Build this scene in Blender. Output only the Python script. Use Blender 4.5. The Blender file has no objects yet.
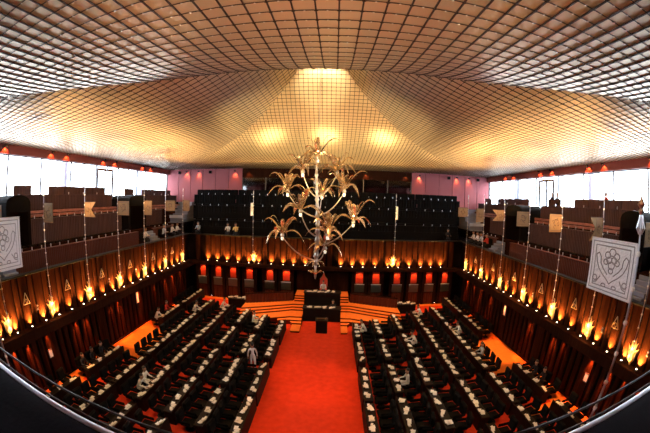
import bpy, math, random
from mathutils import Vector, Matrix
random.seed(7)
S = bpy.context.scene
COL = S.collection
PI = math.pi
CAMZ = 9.7
# ---------------------------------------------------------------- materials
def mat(name, col, rough=0.5, metal=0.0, emit=None, es=0.0, spec=0.5, noise=None, coat=0.0, bump=None):
    m = bpy.data.materials.new(name); m.use_nodes = True
    nt = m.node_tree; b = nt.nodes['Principled BSDF']
    b.inputs['Base Color'].default_value = (*col, 1)
    b.inputs['Roughness'].default_value = rough
    b.inputs['Metallic'].default_value = metal
    b.inputs['Specular IOR Level'].default_value = spec
    b.inputs['Coat Weight'].default_value = coat
    if emit:
        b.inputs['Emission Color'].default_value = (*emit, 1); b.inputs['Emission Strength'].default_value = es
    if noise or bump:
        tc = nt.nodes.new('ShaderNodeTexCoord')
        mp = nt.nodes.new('ShaderNodeMapping'); nt.links.new(tc.outputs['Object'], mp.inputs['Vector'])
    if noise:                       # (scale xyz, second colour, detail)
        sc, c2, det = noise
        mp.inputs['Scale'].default_value = sc
        nz = nt.nodes.new('ShaderNodeTexNoise'); nz.inputs['Scale'].default_value = 1.0; nz.inputs['Detail'].default_value = det
        nt.links.new(mp.outputs['Vector'], nz.inputs['Vector'])
        rp = nt.nodes.new('ShaderNodeValToRGB')
        rp.color_ramp.elements[0].position = 0.3; rp.color_ramp.elements[1].position = 0.7
        rp.color_ramp.elements[0].color = (*col, 1); rp.color_ramp.elements[1].color = (*c2, 1)
        nt.links.new(nz.outputs['Fac'], rp.inputs['Fac']); nt.links.new(rp.outputs['Color'], b.inputs['Base Color'])
    if bump:
        n2 = nt.nodes.new('ShaderNodeTexNoise'); n2.inputs['Scale'].default_value = bump[0]; n2.inputs['Detail'].default_value = 3
        nt.links.new(tc.outputs['Object'], n2.inputs['Vector'])
        bp = nt.nodes.new('ShaderNodeBump'); bp.inputs['Strength'].default_value = bump[1]; bp.inputs['Distance'].default_value = 0.05
        nt.links.new(n2.outputs['Fac'], bp.inputs['Height']); nt.links.new(bp.outputs['Normal'], b.inputs['Normal'])
    return m

M = {}
M['carpet'] = mat('red carpet', (0.50, 0.030, 0.008), 0.9, noise=((3, 3, 3), (0.62, 0.042, 0.012), 6), spec=0.1)
M['tread'] = mat('orange carpet', (0.72, 0.16, 0.022), 0.9, noise=((4, 4, 4), (0.8, 0.2, 0.03), 5), spec=0.1)  # orange of lamplight on red carpet is put into this colour
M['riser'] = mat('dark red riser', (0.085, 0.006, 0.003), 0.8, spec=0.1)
M['wood'] = mat('dark rosewood', (0.014, 0.0052, 0.0035), 0.55, noise=((6, 6, 0.5), (0.023, 0.0085, 0.005), 5), spec=0.0)
M['panel'] = mat('rosewood panel', (0.020, 0.0058, 0.0026), 0.6, noise=((9, 9, 0.6), (0.034, 0.0105, 0.0045), 6), spec=0.0)
M['panelred'] = mat('red rosewood panel', (0.050, 0.011, 0.006), 0.6, noise=((9, 9, 0.6), (0.075, 0.016, 0.008), 6), spec=0.06)
M['slot'] = mat('dark slot', (0.004, 0.002, 0.0015), 0.9, spec=0.0)
M['flute'] = mat('fluted brown wood', (0.046, 0.023, 0.020), 0.5, noise=((7, 7, 0.6), (0.075, 0.036, 0.031), 4), spec=0.15)
M['flutered'] = mat('fluted red wood', (0.070, 0.021, 0.014), 0.5, noise=((7, 7, 0.6), (0.10, 0.031, 0.020), 4), spec=0.15)
M['plank'] = mat('red brown plank', (0.17, 0.072, 0.056), 0.5, noise=((2, 2, 9), (0.42, 0.17, 0.12), 4), spec=0.3)
M['black'] = mat('black lacquer', (0.006, 0.005, 0.005), 0.45, spec=0.10)
M['blackfab'] = mat('black upholstery', (0.0045, 0.004, 0.004), 0.9, spec=0.08)
M['desk'] = mat('ebony desk', (0.009, 0.005, 0.004), 0.55, spec=0.1)
M['paper'] = mat('white paper', (0.82, 0.78, 0.70), 0.8, spec=0.1)
M['chrome'] = mat('chrome', (0.75, 0.76, 0.78), 0.3, 1.0)
M['silver'] = mat('beaten silver', (0.86, 0.84, 0.80), 0.45, 0.25, bump=(16, 0.6))
M['relief'] = mat('silver relief', (0.40, 0.37, 0.33), 0.4, 0.5)
M['gold'] = mat('gold sheet', (0.22, 0.12, 0.042), 0.45, 0.4, bump=(12, 0.3))
M['goldrel'] = mat('dark gold relief', (0.07, 0.032, 0.010), 0.45, 0.5)
M['flame'] = mat('brass flame leaf', (0.95, 0.62, 0.22), 0.4, 0.15)
M['brass'] = mat('dull brass', (0.50, 0.36, 0.20), 0.45, 0.4)
M['frond'] = mat('copper palm leaf', (0.36, 0.22, 0.11), 0.26, 0.9, noise=((4, 4, 4), (0.95, 0.80, 0.60), 3))
M['trunk'] = mat('silver palm trunk', (0.52, 0.45, 0.38), 0.34, 0.85)
M['beam'] = mat('dark red beam', (0.16, 0.035, 0.028), 0.5, noise=((0.5, 0.5, 6), (0.20, 0.045, 0.035), 4), spec=0.3)
M['pink'] = mat('pink wall panel', (0.30, 0.085, 0.092), 0.7, noise=((0.4, 0.4, 0.4), (0.35, 0.105, 0.112), 3), spec=0.2)
M['mullion'] = mat('dark bronze frame', (0.05, 0.04, 0.04), 0.5)
M['grid'] = mat('dark lattice', (0.035, 0.018, 0.010), 0.5, 0.2)
M['stud'] = mat('bright stud', (1.0, 0.95, 0.86), 0.3, 0.2)
M['lens'] = mat('lamp lens', (1, 0.9, 0.7), 0.3, emit=(1, 0.80, 0.50), es=14.0)
M['lensred'] = mat('warm lamp lens', (1, 0.7, 0.4), 0.3, emit=(1, 0.45, 0.15), es=8.0)
M['cup'] = mat('frosted cup', (0.95, 0.9, 0.8), 0.3, emit=(1, 0.85, 0.6), es=0.7)
M['skyl'] = mat('lit skylight panel', (1, 0.95, 0.85), 0.5, emit=(1, 0.86, 0.55), es=16.0)
M['redcloth'] = mat('red lacquer back', (0.55, 0.05, 0.02), 0.6)
M['stone'] = mat('slate grey step', (0.20, 0.22, 0.28), 0.6, spec=0.3)
M['pale'] = mat('pale grey stair light strip', (0.6, 0.66, 0.75), 0.5)
M['rail'] = mat('black parapet leather', (0.007, 0.007, 0.014), 0.8, spec=0.03, bump=(60, 0.05))
M['piping'] = mat('polished edge', (0.80, 0.85, 0.95), 0.33, 0.95)  # bright metal for the highlight drawn along the parapet edge
M['darkmetal'] = mat('dark steel', (0.07, 0.07, 0.075), 0.4, 0.9)
M['seam'] = mat('pale seam', (0.10, 0.10, 0.12), 0.5)
M['skin'] = mat('brown skin', (0.36, 0.18, 0.10), 0.6)
M['hair'] = mat('black hair', (0.010, 0.009, 0.008), 0.6)
M['white'] = mat('white cotton', (0.80, 0.77, 0.70), 0.8, spec=0.1)
M['darkcloth'] = mat('dark cloth', (0.025, 0.025, 0.03), 0.8, spec=0.1)
M['bluecloth'] = mat('pale blue cotton', (0.42, 0.50, 0.56), 0.8, spec=0.1)
M['yellow'] = mat('yellow cotton', (0.70, 0.50, 0.16), 0.8, spec=0.1)
M['redshirt'] = mat('red cotton', (0.60, 0.05, 0.03), 0.8, spec=0.1)
M['ext'] = mat('pale concrete', (0.55, 0.62, 0.75), 0.8)

def ceiling_mat():
    m = mat('hammered metal ceiling sheet', (0.80, 0.66, 0.46), 0.36, 0.62)
    nt = m.node_tree; b = nt.nodes['Principled BSDF']
    tc = nt.nodes.new('ShaderNodeTexCoord')
    nz = nt.nodes.new('ShaderNodeTexNoise'); nz.inputs['Scale'].default_value = 0.8; nz.inputs['Detail'].default_value = 4
    nt.links.new(tc.outputs['Object'], nz.inputs['Vector'])
    mx = nt.nodes.new('ShaderNodeMix'); mx.data_type = 'RGBA'
    mx.inputs[6].default_value = (0.78, 0.64, 0.44, 1); mx.inputs[7].default_value = (0.86, 0.74, 0.54, 1)
    nt.links.new(nz.outputs['Fac'], mx.inputs[0]); nt.links.new(mx.outputs[2], b.inputs['Base Color'])
    return m
M['ceil'] = ceiling_mat()

def glass_mat(name, tint, gl=0.10, rough=0.02):
    m = bpy.data.materials.new(name); m.use_nodes = True; nt = m.node_tree
    for n in list(nt.nodes): nt.nodes.remove(n)
    o = nt.nodes.new('ShaderNodeOutputMaterial'); t = nt.nodes.new('ShaderNodeBsdfTransparent'); g = nt.nodes.new('ShaderNodeBsdfGlossy')
    t.inputs['Color'].default_value = (*tint, 1); g.inputs['Roughness'].default_value = rough
    mx = nt.nodes.new('ShaderNodeMixShader'); mx.inputs['Fac'].default_value = gl
    nt.links.new(t.outputs[0], mx.inputs[1]); nt.links.new(g.outputs[0], mx.inputs[2]); nt.links.new(mx.outputs[0], o.inputs['Surface'])
    return m
M['glass'] = glass_mat('window glass', (0.96, 0.98, 1.0), 0.05)
M['vback'] = mat('grey green backing', (0.075, 0.085, 0.07), 0.6)  # grey-green reflection in the glass is put into this backing colour
M['vitrine'] = glass_mat('greenish glass', (0.40, 0.45, 0.38), 0.30, 0.35)
M['boothglass'] = glass_mat('dark booth glass', (0.10, 0.11, 0.14), 0.12, 0.05)

# ---------------------------------------------------------------- mesh builder
class MB:
    def __init__(s): s.v = []; s.f = []
    def add(s, vs, fs):
        n = len(s.v); s.v += [tuple(v) for v in vs]; s.f += [tuple(i + n for i in f) for f in fs]; return s
    def box(s, x0, x1, y0, y1, z0, z1):
        x0, x1 = min(x0, x1), max(x0, x1); y0, y1 = min(y0, y1), max(y0, y1); z0, z1 = min(z0, z1), max(z0, z1)
        return s.add([(x0,y0,z0),(x1,y0,z0),(x1,y1,z0),(x0,y1,z0),(x0,y0,z1),(x1,y0,z1),(x1,y1,z1),(x0,y1,z1)],
                     [(0,3,2,1),(4,5,6,7),(0,1,5,4),(1,2,6,5),(2,3,7,6),(3,0,4,7)])
    def rbox(s, x0, x1, y0, y1, z0, z1, b=0.03):
        """box with chamfered edges"""
        x0, x1 = min(x0, x1), max(x0, x1); y0, y1 = min(y0, y1), max(y0, y1); z0, z1 = min(z0, z1), max(z0, z1)
        b = min(b, (x1-x0)/2.2, (y1-y0)/2.2, (z1-z0)/2.2)
        rings = []
        for z, i in ((z0, b), (z0+b, 0), (z1-b, 0), (z1, b)):
            r = [(x0+i+b*(i==0)*1,y0+i),(x1-i-b*(i==0),y0+i),(x1-i,y0+i+b*(i==0)),(x1-i,y1-i-b*(i==0)),(x1-i-b*(i==0),y1-i),(x0+i+b*(i==0),y1-i),(x0+i,y1-i-b*(i==0)),(x0+i,y0+i+b*(i==0))]
            rings.append([(a, c, z) for a, c in r])
        return s.loft(rings, True)
    def loft(s, rings, cap=True):
        n = len(rings[0]); vs = [p for r in rings for p in r]; fs = []
        for k in range(len(rings)-1):
            for i in range(n):
                j = (i+1) % n
                fs.append((k*n+i, k*n+j, (k+1)*n+j, (k+1)*n+i))
        if cap:
            fs.append(tuple(reversed(range(n)))); fs.append(tuple((len(rings)-1)*n+i for i in range(n)))
        return s.add(vs, fs)
    def tube(s, pts, r, n=6, cap=True):
        pts = [Vector(p) for p in pts]; rs = r if isinstance(r, (list, tuple)) else [r]*len(pts)
        rings = []
        up = None
        for i, p in enumerate(pts):
            d = (pts[min(i+1, len(pts)-1)] - pts[max(i-1, 0)]).normalized()
            if up is None or abs(d.dot(up)) > 0.98:
                up = Vector((0,0,1)) if abs(d.z) < 0.9 else Vector((1,0,0))
            a = d.cross(up).normalized(); b = d.cross(a).normalized()
            rings.append([p + rs[i]*(math.cos(2*PI*k/n)*a + math.sin(2*PI*k/n)*b) for k in range(n)])
        return s.loft(rings, cap)
    def lathe(s, prof, c=(0,0,0), n=12):
        rings = [[(c[0]+r*math.cos(2*PI*k/n), c[1]+r*math.sin(2*PI*k/n), c[2]+z) for k in range(n)] for r, z in prof]
        return s.loft(rings, True)
    def ball(s, c, r, n=8, m=5, sz=1.0):
        return s.lathe([(max(r*math.sin(PI*k/m), 1e-4), -r*sz*math.cos(PI*k/m)) for k in range(m+1)], c, n)
    def prism(s, poly, d):
        """closed polygon of 3d points extruded by vector d"""
        d = Vector(d); a = [Vector(p) for p in poly]
        return s.loft([a, [p + d for p in a]], True)
    def xf(s, mtx):
        s.v = [tuple(mtx @ Vector(v)) for v in s.v]; return s

def obj(name, mb, m, parent=None, smooth=False, loc=None):
    me = bpy.data.meshes.new(name); me.from_pydata(mb.v, [], mb.f); me.update()
    ms = m if isinstance(m, (list, tuple)) else [m]
    for k in ms: me.materials.append(M[k])
    if smooth:
        for p in me.polygons: p.use_smooth = True
    o = bpy.data.objects.new(name, me); COL.objects.link(o)
    if parent: o.parent = parent
    if loc: o.location = loc
    return o
def fixn(o):
    import bmesh
    bm = bmesh.new(); bm.from_mesh(o.data); bmesh.ops.recalc_face_normals(bm, faces=bm.faces); bm.to_mesh(o.data); bm.free(); return o
def tag(o, label, cat, group=None):
    o['label'] = label; o['category'] = cat
    if group: o['group'] = group
    return o
def thing(name, label, cat, loc=(0,0,0), rz=0, group=None):
    o = bpy.data.objects.new(name, None); COL.objects.link(o); o.location = loc; o.rotation_euler = (0,0,rz); o.empty_display_size = 0.1
    return tag(o, label, cat, group)
KIDS = {}
def dup(root, loc, rz, label, group=None):
    r = root.copy(); COL.objects.link(r); r.location = loc; r.rotation_euler = (0,0,rz)
    tag(r, label, root['category'], group or root.get('group'))
    if root.name not in KIDS:
        KIDS[root.name] = [(c, list(c.children)) for c in root.children]
    for c, gs in KIDS[root.name]:
        k = c.copy(); COL.objects.link(k); k.parent = r
        for g in gs:
            h = g.copy(); COL.objects.link(h); h.parent = k
    return r
def struct(name, mb, m, parent=None, smooth=False):
    o = obj(name, mb, m, parent, smooth)
    if parent is None: o['kind'] = 'structure'
    return o
ORD = ['first','second','third','fourth','fifth','sixth','seventh','eighth','ninth','tenth','eleventh','twelfth','thirteenth','fourteenth','fifteenth','sixteenth','seventeenth','eighteenth','nineteenth','twentieth','twenty-first','twenty-second','twenty-third','twenty-fourth','twenty-fifth','twenty-sixth']
SIDE = {-1: 'left', 1: 'right'}

def spot(name, loc, target, power, col, ang=60, blend=0.6, r=0.03):
    l = bpy.data.lights.new(name, 'SPOT'); l.energy = power; l.color = col; l.spot_size = math.radians(ang); l.spot_blend = blend; l.shadow_soft_size = r
    o = bpy.data.objects.new(name, l); COL.objects.link(o); o.location = loc
    o.rotation_euler = (Vector(target)-Vector(loc)).to_track_quat('-Z', 'Y').to_euler(); return o
def point(name, loc, power, col, r=0.05):
    l = bpy.data.lights.new(name, 'POINT'); l.energy = power; l.color = col; l.shadow_soft_size = r
    o = bpy.data.objects.new(name, l); COL.objects.link(o); o.location = loc; return o

# ---------------------------------------------------------------- key dimensions (floor = 0)
W, D = 12.885, 28.0           # line of lamps on the side ledges / on the far ledge
W2, D2, N2 = 18.7, 33.5, -2.5 # outer walls
YN = 2.6                      # near chamber wall
LEDGE = 3.73; PTOP = 6.20
LW = 13.55; LD = 28.55        # lower chamber walls
YC = 15.5
FLY = [6.55 + 3.25*k for k in range(7)]      # flame ornaments along the sides
TRY = [8.17 + 3.25*k for k in range(6)]

# ---------------------------------------------------------------- shell
struct('floor', MB().box(-LW-.3, LW+.3, YN-.3, LD+.3, -0.2, 0), 'carpet')

for s, nm in ((-1,'left'),(1,'right')):
    struct(f'floor_walkway_{nm}', MB().box(s*12.35, s*(LW), YN, LD, 0, .012).box(s*10.35, s*12.35, 14.3, 19.3, 0, .012).box(s*10.6, s*12.35, 9.7, 10.4, 0, .012).box(s*6.4, s*12.35, 27.9, LD, 0, .012), 'tread')  # strips carry the pools of lamplight on the red floor in their colour

def fluted_run(mb, a0, a1, face, depth, z0, z1, pitch, axis, s, width=None, curve=0.03):
    """rounded upright staves along an axis; face = coordinate of the front, depth goes away from the chamber"""
    width = width or pitch*0.8
    n = max(1, int(round((a1-a0)/pitch))); p = (a1-a0)/n
    for k in range(n):
        c = a0 + (k+.5)*p; h = width/2 * p/pitch
        prof = [(-h, depth), (-h, curve), (-h*.5, curve*.25), (0, 0), (h*.5, curve*.25), (h, curve), (h, depth)]
        ring = lambda z: [((face + s*d, c+u, z) if axis == 'y' else (c+u, face + s*d, z)) for u, d in prof]
        mb.loft([ring(z0), ring(z1)], True)
    return mb

for s, nm in ((-1, 'left'), (1, 'right')):
    # lower chamber wall: back sheet plus uprights of unequal rhythm
    wl = struct(f'wall_{nm}', MB().box(s*LW, s*(LW+.3), YN, LD+.3, 0, 3.2), 'slot')
    pl = MB()
    y = YN + .1; k = 0
    pat = [0.34, 0.34, 0.34, 0.9, 0.34, 0.34, 0.34, 0.34]
    while y < LD - .4:
        w = pat[k % len(pat)]; k += 1
        fluted_run(pl, y, min(y+w, LD), s*(LW-.12), .12, 0, 3.1, w, 'y', s, width=w*0.96, curve=0.05)
        y += w + 0.2
    struct('wall_panel', pl, 'panel', wl)
    struct('baseboard', MB().box(s*(LW-.16), s*LW, YN, LD, 0, .12), 'wood', wl)
    # ledge that carries the lamps, and the front of the gallery above it
    struct(f'trim_{1 if s<0 else 2}', MB().rbox(s*12.68, s*(LW+.3), YN-.2, LD, 3.12, LEDGE-.02, .04), 'wood')
    up = struct(f'wall_gallery_front_{nm}', MB().box(s*13.14, s*13.3, YN, D+.14, LEDGE-.02, PTOP), 'slot')
    st = MB()
    for j in range(-1, 24):
        yc = TRY[0] - 3.25 + j*1.0833
        if yc < YN+.4 or yc > D-.5: continue
        for off, w_ in ((0, .54), (.5417, .40)):
            if yc+off > D-.25: continue
            fluted_run(st, yc+off-w_/2, yc+off+w_/2, s*(13.03 if off == 0 else 13.09), .12, LEDGE-.02, PTOP-.04, w_, 'y', s, width=w_, curve=0.07)
    struct('stave', st, 'panel', up)
    struct('cap_rail', MB().rbox(s*12.98, s*13.36, YN, D+.14, PTOP-.02, PTOP+.06, .02), 'black', up)
# far wall
wf = struct('wall_far', MB().box(-LW-.3, LW+.3, LD+.35, LD+.6, 0, 3.4), 'slot')
struct('trim_3', MB().rbox(-LW-.3, LW+.3, 27.8, LD+.6, 3.36, LEDGE-.02, .04), 'wood')
up = struct('wall_gallery_front_far', MB().box(-13.3, 13.3, D+.26, D+.42, LEDGE-.02, PTOP), 'slot')
FARX = [s*x for s in (-1, 1) for x in (1.6, 2.65, 3.6, 4.7, 5.9, 6.85, 7.9, 9.0, 10.0, 11.0)]
st = MB()
for x in FARX:
    fluted_run(st, x-.25, x+.25, D+.15, .12, LEDGE-.02, PTOP-.04, .5, 'x', 1, width=.5, curve=0.07)
    fluted_run(st, x+.34, x+.74, D+.21, .1, LEDGE-.02, PTOP-.04, .4, 'x', 1, width=.4, curve=0.05)
for x in (-.6, 0, .6, 12.1, -12.1): fluted_run(st, x-.22, x+.22, D+.2, .1, LEDGE-.02, PTOP-.04, .44, 'x', 1, width=.44, curve=0.05)
struct('stave', st, 'panel', up)
struct('cap_rail', MB().rbox(-13.3, 13.3, D+.1, D+.46, PTOP-.02, PTOP+.06, .02), 'black', up)
# near chamber wall and the gallery body under the viewer
struct('wall_near', MB().box(-LW-.3, LW+.3, YN-.4, YN-.05, 0, PTOP), 'wood')
struct('wall_behind', MB().box(-W2-.3, W2+.3, N2-.3, N2, 5, 13.2), 'beam')
# gallery floors in tiers
TIERS = [(13.3, 14.75, 5.85), (14.75, 16.35, 7.1), (16.35, 17.55, 8.5), (17.55, W2+.3, 9.2)]
for s, nm in ((-1,'left'),(1,'right')):
    mb = MB()
    for a, b, z in TIERS: mb.box(s*a, s*b, N2, D2+.3, 5.0 if a < 14 else 5.6, z)
    struct(f'floor_gallery_{nm}', mb, 'wood')
    struct(f'wall_sill_{nm}', MB().box(s*(W2), s*(W2+.3), N2, D2+.3, 9.0, 9.55), 'beam')
mb = MB()
for a, b, z in [(D+.42, 29.5, 5.85), (29.5, 31.0, 6.9), (31.0, 32.4, 8.2), (32.4, D2, 9.2)]: mb.box(-13.3, 13.3, a, b, 5.0, z)
struct('floor_gallery_far', mb, 'blackfab')
struct('floor_gallery_near', MB().box(-W2, W2, N2, YN-.4, 5.0, 5.85), 'wood')
# back wall of the far gallery: pink panels and the dark booth front
bw = struct('wall_back', MB().box(-W2-.3, W2+.3, D2+.02, D2+.4, 5.0, 13.2), 'slot')
for s in (-1, 1):
    mb = MB(); n = 6; x0, x1 = 9.15, W2
    for k in range(n):
        a = x0 + (x1-x0)*k/n; b = x0 + (x1-x0)*(k+1)/n
        mb.rbox(s*(a+.02), s*(b-.02), D2-.06, D2+.02, 9.2, 12.95, .015)
    struct('wall_panel', mb, 'pink', bw)
bth = struct('window_23', MB().box(-9.15, 9.15, D2-.05, D2+.01, 10.1, 10.25).box(-9.15, 9.15, D2-.05, D2+.01, 11.95, 12.95), 'wood')
mb = MB()
for k in range(8):
    x = -9.1 + 18.2*k/7; mb.box(x-.05, x+.05, D2-.06, D2, 10.2, 11.97)
struct('frame', mb, 'mullion', bth)
struct('pane', MB().box(-9.1, 9.1, D2-.03, D2-.02, 10.25, 11.95), 'boothglass', bth)
# beams under the eaves, windows
BZ0, BZ1 = 12.38, 12.98
for s, nm in ((-1,'left'),(1,'right')):
    b_ = struct(f'trim_{4 if s<0 else 5}', MB().box(s*(W2-.25), s*(W2+.3), N2, D2+.3, BZ0, BZ1), 'beam')
wn = 0
for s, nm in ((-1,'left'),(1,'right')):
    n = 11; L = (D2-N2)/n
    for k in range(n):
        wn += 1
        a = N2 + k*L; b = a + L
        fr = MB()
        fr.box(s*(W2+.02), s*(W2+.14), a, a+.06, 9.55, BZ0).box(s*(W2+.02), s*(W2+.14), b-.06, b, 9.55, BZ0)
        fr.box(s*(W2+.02), s*(W2+.14), a, b, 9.55, 9.62).box(s*(W2+.02), s*(W2+.14), a, b, BZ0-.06, BZ0)
        fr.box(s*(W2+.04), s*(W2+.12), (a+b)/2-.035, (a+b)/2+.035, 9.55, BZ0)
        w_ = struct(f'window_{wn}', fr, 'mullion')
        struct('pane', MB().box(s*(W2+.07), s*(W2+.08), a+.05, b-.05, 9.6, BZ0-.05), 'glass', w_)
# dark glazed doors onto the outer terrace
for i, (s, y0, y1) in enumerate([(-1, 20.4, 22.6), (1, 20.9, 23.0)]):
    d = MB()
    x = s*(W2-.1)
    for y in (y0, y1): d.box(x-.06, x+.06, y-.1, y+.1, 9.2, 12.1)
    d.box(x-.06, x+.06, y0, y1, 11.95, 12.15).box(x-.04, x+.04, (y0+y1)/2-.06, (y0+y1)/2+.06, 9.2, 12.0)
    dr = struct(f'door_{i+1}', d, 'mullion')
    struct('pane', MB().box(x-.01, x+.01, y0+.1, y1-.1, 9.25, 11.95), 'glass', dr)
for s in (-1, 1):
    for k, y in enumerate((5.5, 18.5, 31.0)):
        struct('exterior_column', MB().lathe([(.42, 5), (.42, 13), (.5, 13.05), (.5, 13.3)], (s*21.4, y, 0), 16), 'ext', smooth=False)
    struct('exterior_floor', MB().box(s*19.0, s*24, N2-2, D2+2, 8.7, 9.0), 'ext')

# ---------------------------------------------------------------- ceiling: concave metal tent on a square lantern
AH = 1.05
def zt(t): return 12.92 + 4.6*math.exp(-t/0.2)
def face_pt(f, u, t, off=0.0):
    """f: 0 far,1 near,2 left,3 right;  u = lateral world offset from the centre line"""
    hy = AH + (18.0-AH)*t; hx = AH + (W2-AH)*t
    z = zt(t) + off*.45
    if f == 0: return (u, YC+hy, z)
    if f == 1: return (u, YC-hy, z)
    if f == 2: return (-hx, YC+u, z)
    return (hx, YC+u, z)
def half(f, t): return (AH + (W2-AH)*t) if f < 2 else (AH + (18.0-AH)*t)
TS = [(k/44)**1.35*1.012 for k in range(45)]
cm = MB()
for f in range(4):
    nu = 24
    rows = [[face_pt(f, half(f, t)*(2*i/nu-1), t) for i in range(nu+1)] for t in TS]
    vs = [p for r in rows for p in r]; fs = []
    for a in range(len(TS)-1):
        for i in range(nu):
            q = (a*(nu+1)+i, a*(nu+1)+i+1, (a+1)*(nu+1)+i+1, (a+1)*(nu+1)+i)
            fs.append(q)
    cm.add(vs, fs)
ceil = struct('ceiling', cm, 'ceil', smooth=True)
# rows evenly spaced along the slope
arc = [(0.0, 0.0)]
for k in range(1, 2001):
    t = k/2000; z1, z0 = zt(t), zt(t-1/2000); dx = 17.3/2000
    arc.append((t, arc[-1][1] + math.hypot(dx, z1-z0)))
tot = arc[-1][1]
gm = MB(); sm = MB()
for f in range(4):
    CELL = (.27, .42, .37, .37)[f]; BW = (.011, .015, .013, .013)[f]; KN = (.026, .043, .034, .034)[f]
    nrow = int(tot/CELL); ROWT = []; j = 0
    for k in range(nrow+1):
        while j < 2000 and arc[j][1] < k*CELL: j += 1
        ROWT.append(arc[j][0])
    nb = int(half(f, 1)/CELL)
    for b in range(-nb, nb+1):
        u = b*CELL
        t0 = max(0, (abs(u)-AH)/(half(f, 1)-AH))
        ts = [t0] + [t for t in ROWT if t > t0+.004]
        if len(ts) < 2: continue
        rings = [[face_pt(f, u-BW, t, -.005), face_pt(f, u-BW, t, -.06), face_pt(f, u+BW, t, -.06), face_pt(f, u+BW, t, -.005)] for t in ts]
        gm.loft(rings, False)
    for t in ROWT:
        h = half(f, t); dt = BW/19
        n = max(1, int(h/3))
        rings = [[face_pt(f, -h+2*h*i/n, t-dt*.7, -.005), face_pt(f, -h+2*h*i/n, t-dt*.7, -.03), face_pt(f, -h+2*h*i/n, t+dt*.7, -.03), face_pt(f, -h+2*h*i/n, t+dt*.7, -.005)] for i in range(n+1)]
        gm.loft(rings, False)
        for b in range(-nb, nb+1):
            u = b*CELL
            if abs(u) > h: continue
            r = KN; d = r/19
            gm.add([face_pt(f, u-r, t, -.055), face_pt(f, u, t-d, -.055), face_pt(f, u+r, t, -.055), face_pt(f, u, t+d, -.055), face_pt(f, u, t, -.09)], [(0,1,4),(1,2,4),(2,3,4),(3,0,4)])
            if f and abs(u+CELL/2) < h:
                u2 = u + CELL/2; r = .030; d = r/19
                sm.add([face_pt(f, u2-r, t, -.05), face_pt(f, u2, t-d, -.05), face_pt(f, u2+r, t, -.05), face_pt(f, u2, t+d, -.05), face_pt(f, u2, t, -.085)], [(0,1,4),(1,2,4),(2,3,4),(3,0,4)])
struct('lattice', gm, 'grid', ceil); struct('stud', sm, 'stud', ceil)
# lantern shaft over the apex
sh = MB()
for a in ((-AH-.1,-AH,-AH-.1,AH+.1),(AH,AH+.1,-AH-.1,AH+.1),(-AH,AH,-AH-.1,-AH),(-AH,AH,AH,AH+.1)):
    sh.box(a[0], a[1], YC+a[2], YC+a[3], zt(0)-.02, zt(0)+2.2)
struct('trim_6', sh, 'ceil')
struct('window_24', MB().box(-AH, AH, YC-AH, YC+AH, zt(0)+2.1, zt(0)+2.2), 'skyl')
# roof slab above, closes the hall
struct('roof', MB().box(-W2-1, W2+1, N2-1, D2+1, 20.5, 20.8), 'beam')

# ---------------------------------------------------------------- the lamps on the ledges
def proto_uplight():
    t = thing('uplight', 'x', 'lamp', (0,0,0), 0, 'uplights along the gallery ledge')
    obj('housing', MB().lathe([(.055,0),(.06,.02),(.06,.07),(.05,.075)], n=10), 'black', t)
    obj('lens', MB().lathe([(.046,.072),(.04,.085),(.02,.092)], n=10), 'lens', t)
    return t
UPC = (1.0, 0.42, 0.09)
pu = proto_uplight(); first = [True]
def put(proto, loc, rz, label, group=None):
    if proto.name not in PUT:
        PUT.add(proto.name); KIDS[proto.name] = [(c, list(c.children)) for c in proto.children]
        proto.location = loc; proto.rotation_euler = (0,0,rz); proto['label'] = label
        if group: proto['group'] = group
        return proto
    return dup(proto, loc, rz, label, group)
PUT = set()
for s in (-1, 1):
    ys = [TRY[0] - 3.25 + 1.0833*j for j in range(0, 22)]
    ys = [y for y in ys if 5.0 < y < D-.6]
    for k, y in enumerate(reversed(ys)):
        put(pu, (s*W, y, LEDGE-.02), 0, f'small warm uplight on the {SIDE[s]} gallery ledge, {ORD[k]} from the far corner')
        trng = min(abs(y-q) for q in TRY) < .1
        spot('uplight_beam', (s*(W-.03), y, LEDGE+.11), (s*13.06, y, LEDGE+.50), 1500 if trng else 2700, UPC, 84, 1.0)
for x in FARX:
    k = sorted(q for q in (abs(v) for v in FARX if v*x > 0)).index(abs(x))
    put(pu, (x, D, LEDGE-.02), 0, f'small warm uplight on the far ledge, {ORD[k]} to the {SIDE[1 if x>0 else -1]} of the speaker')
    spot('uplight_beam', (x, D-.02, LEDGE+.11), (x, D+.17, LEDGE+.50), 1700, UPC, 84, 1.0)

# ---------------------------------------------------------------- flame ornaments, triangles, banner standards
def flame_mb(s):
    """fan of pointed leaves, built facing -x*s ; local origin at the foot"""
    parts = []
    for k, (a, h, w) in enumerate([(-27,.74,.10),(-13,.92,.11),(0,1.05,.12),(13,.90,.11),(27,.78,.10),(-20,.52,.08),(20,.56,.08)]):
        m = MB(); rings = []
        for i in range(9):
            q = i/8; ww = w*math.sin(PI*min(1, .12+q*.88))**.8*(1-q*.35)+.004
            sway = .05*math.sin(q*PI*2)*(1 if a >= 0 else -1)
            bow = -.12*math.sin(q*PI*.8)
            rings.append([(bow-.02, -ww+sway, q*h), (bow-.045, sway, q*h), (bow-.02, ww+sway, q*h), (bow, sway, q*h)])
        m.loft(rings, True); m.xf(Matrix.Rotation(math.radians(-a), 4, 'X') )
        m.xf(Matrix.Translation((0.0, 0, .05)))
        if k > 4: m.xf(Matrix.Translation((-.06, 0, 0)))
        parts.append(m)
    return parts
def proto_flame():
    t = thing('flame_sconce', 'x', 'wall ornament', (0,0,0), 0, 'flame ornaments on the gallery front')
    obj('bracket', MB().lathe([(.03,-.10),(.05,-.05),(.07,.0),(.08,.05),(.06,.08)], n=12), 'flame', t)
    for m in flame_mb(1): obj('leaf', m, 'flame', t)
    return t
pf = proto_flame()
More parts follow.
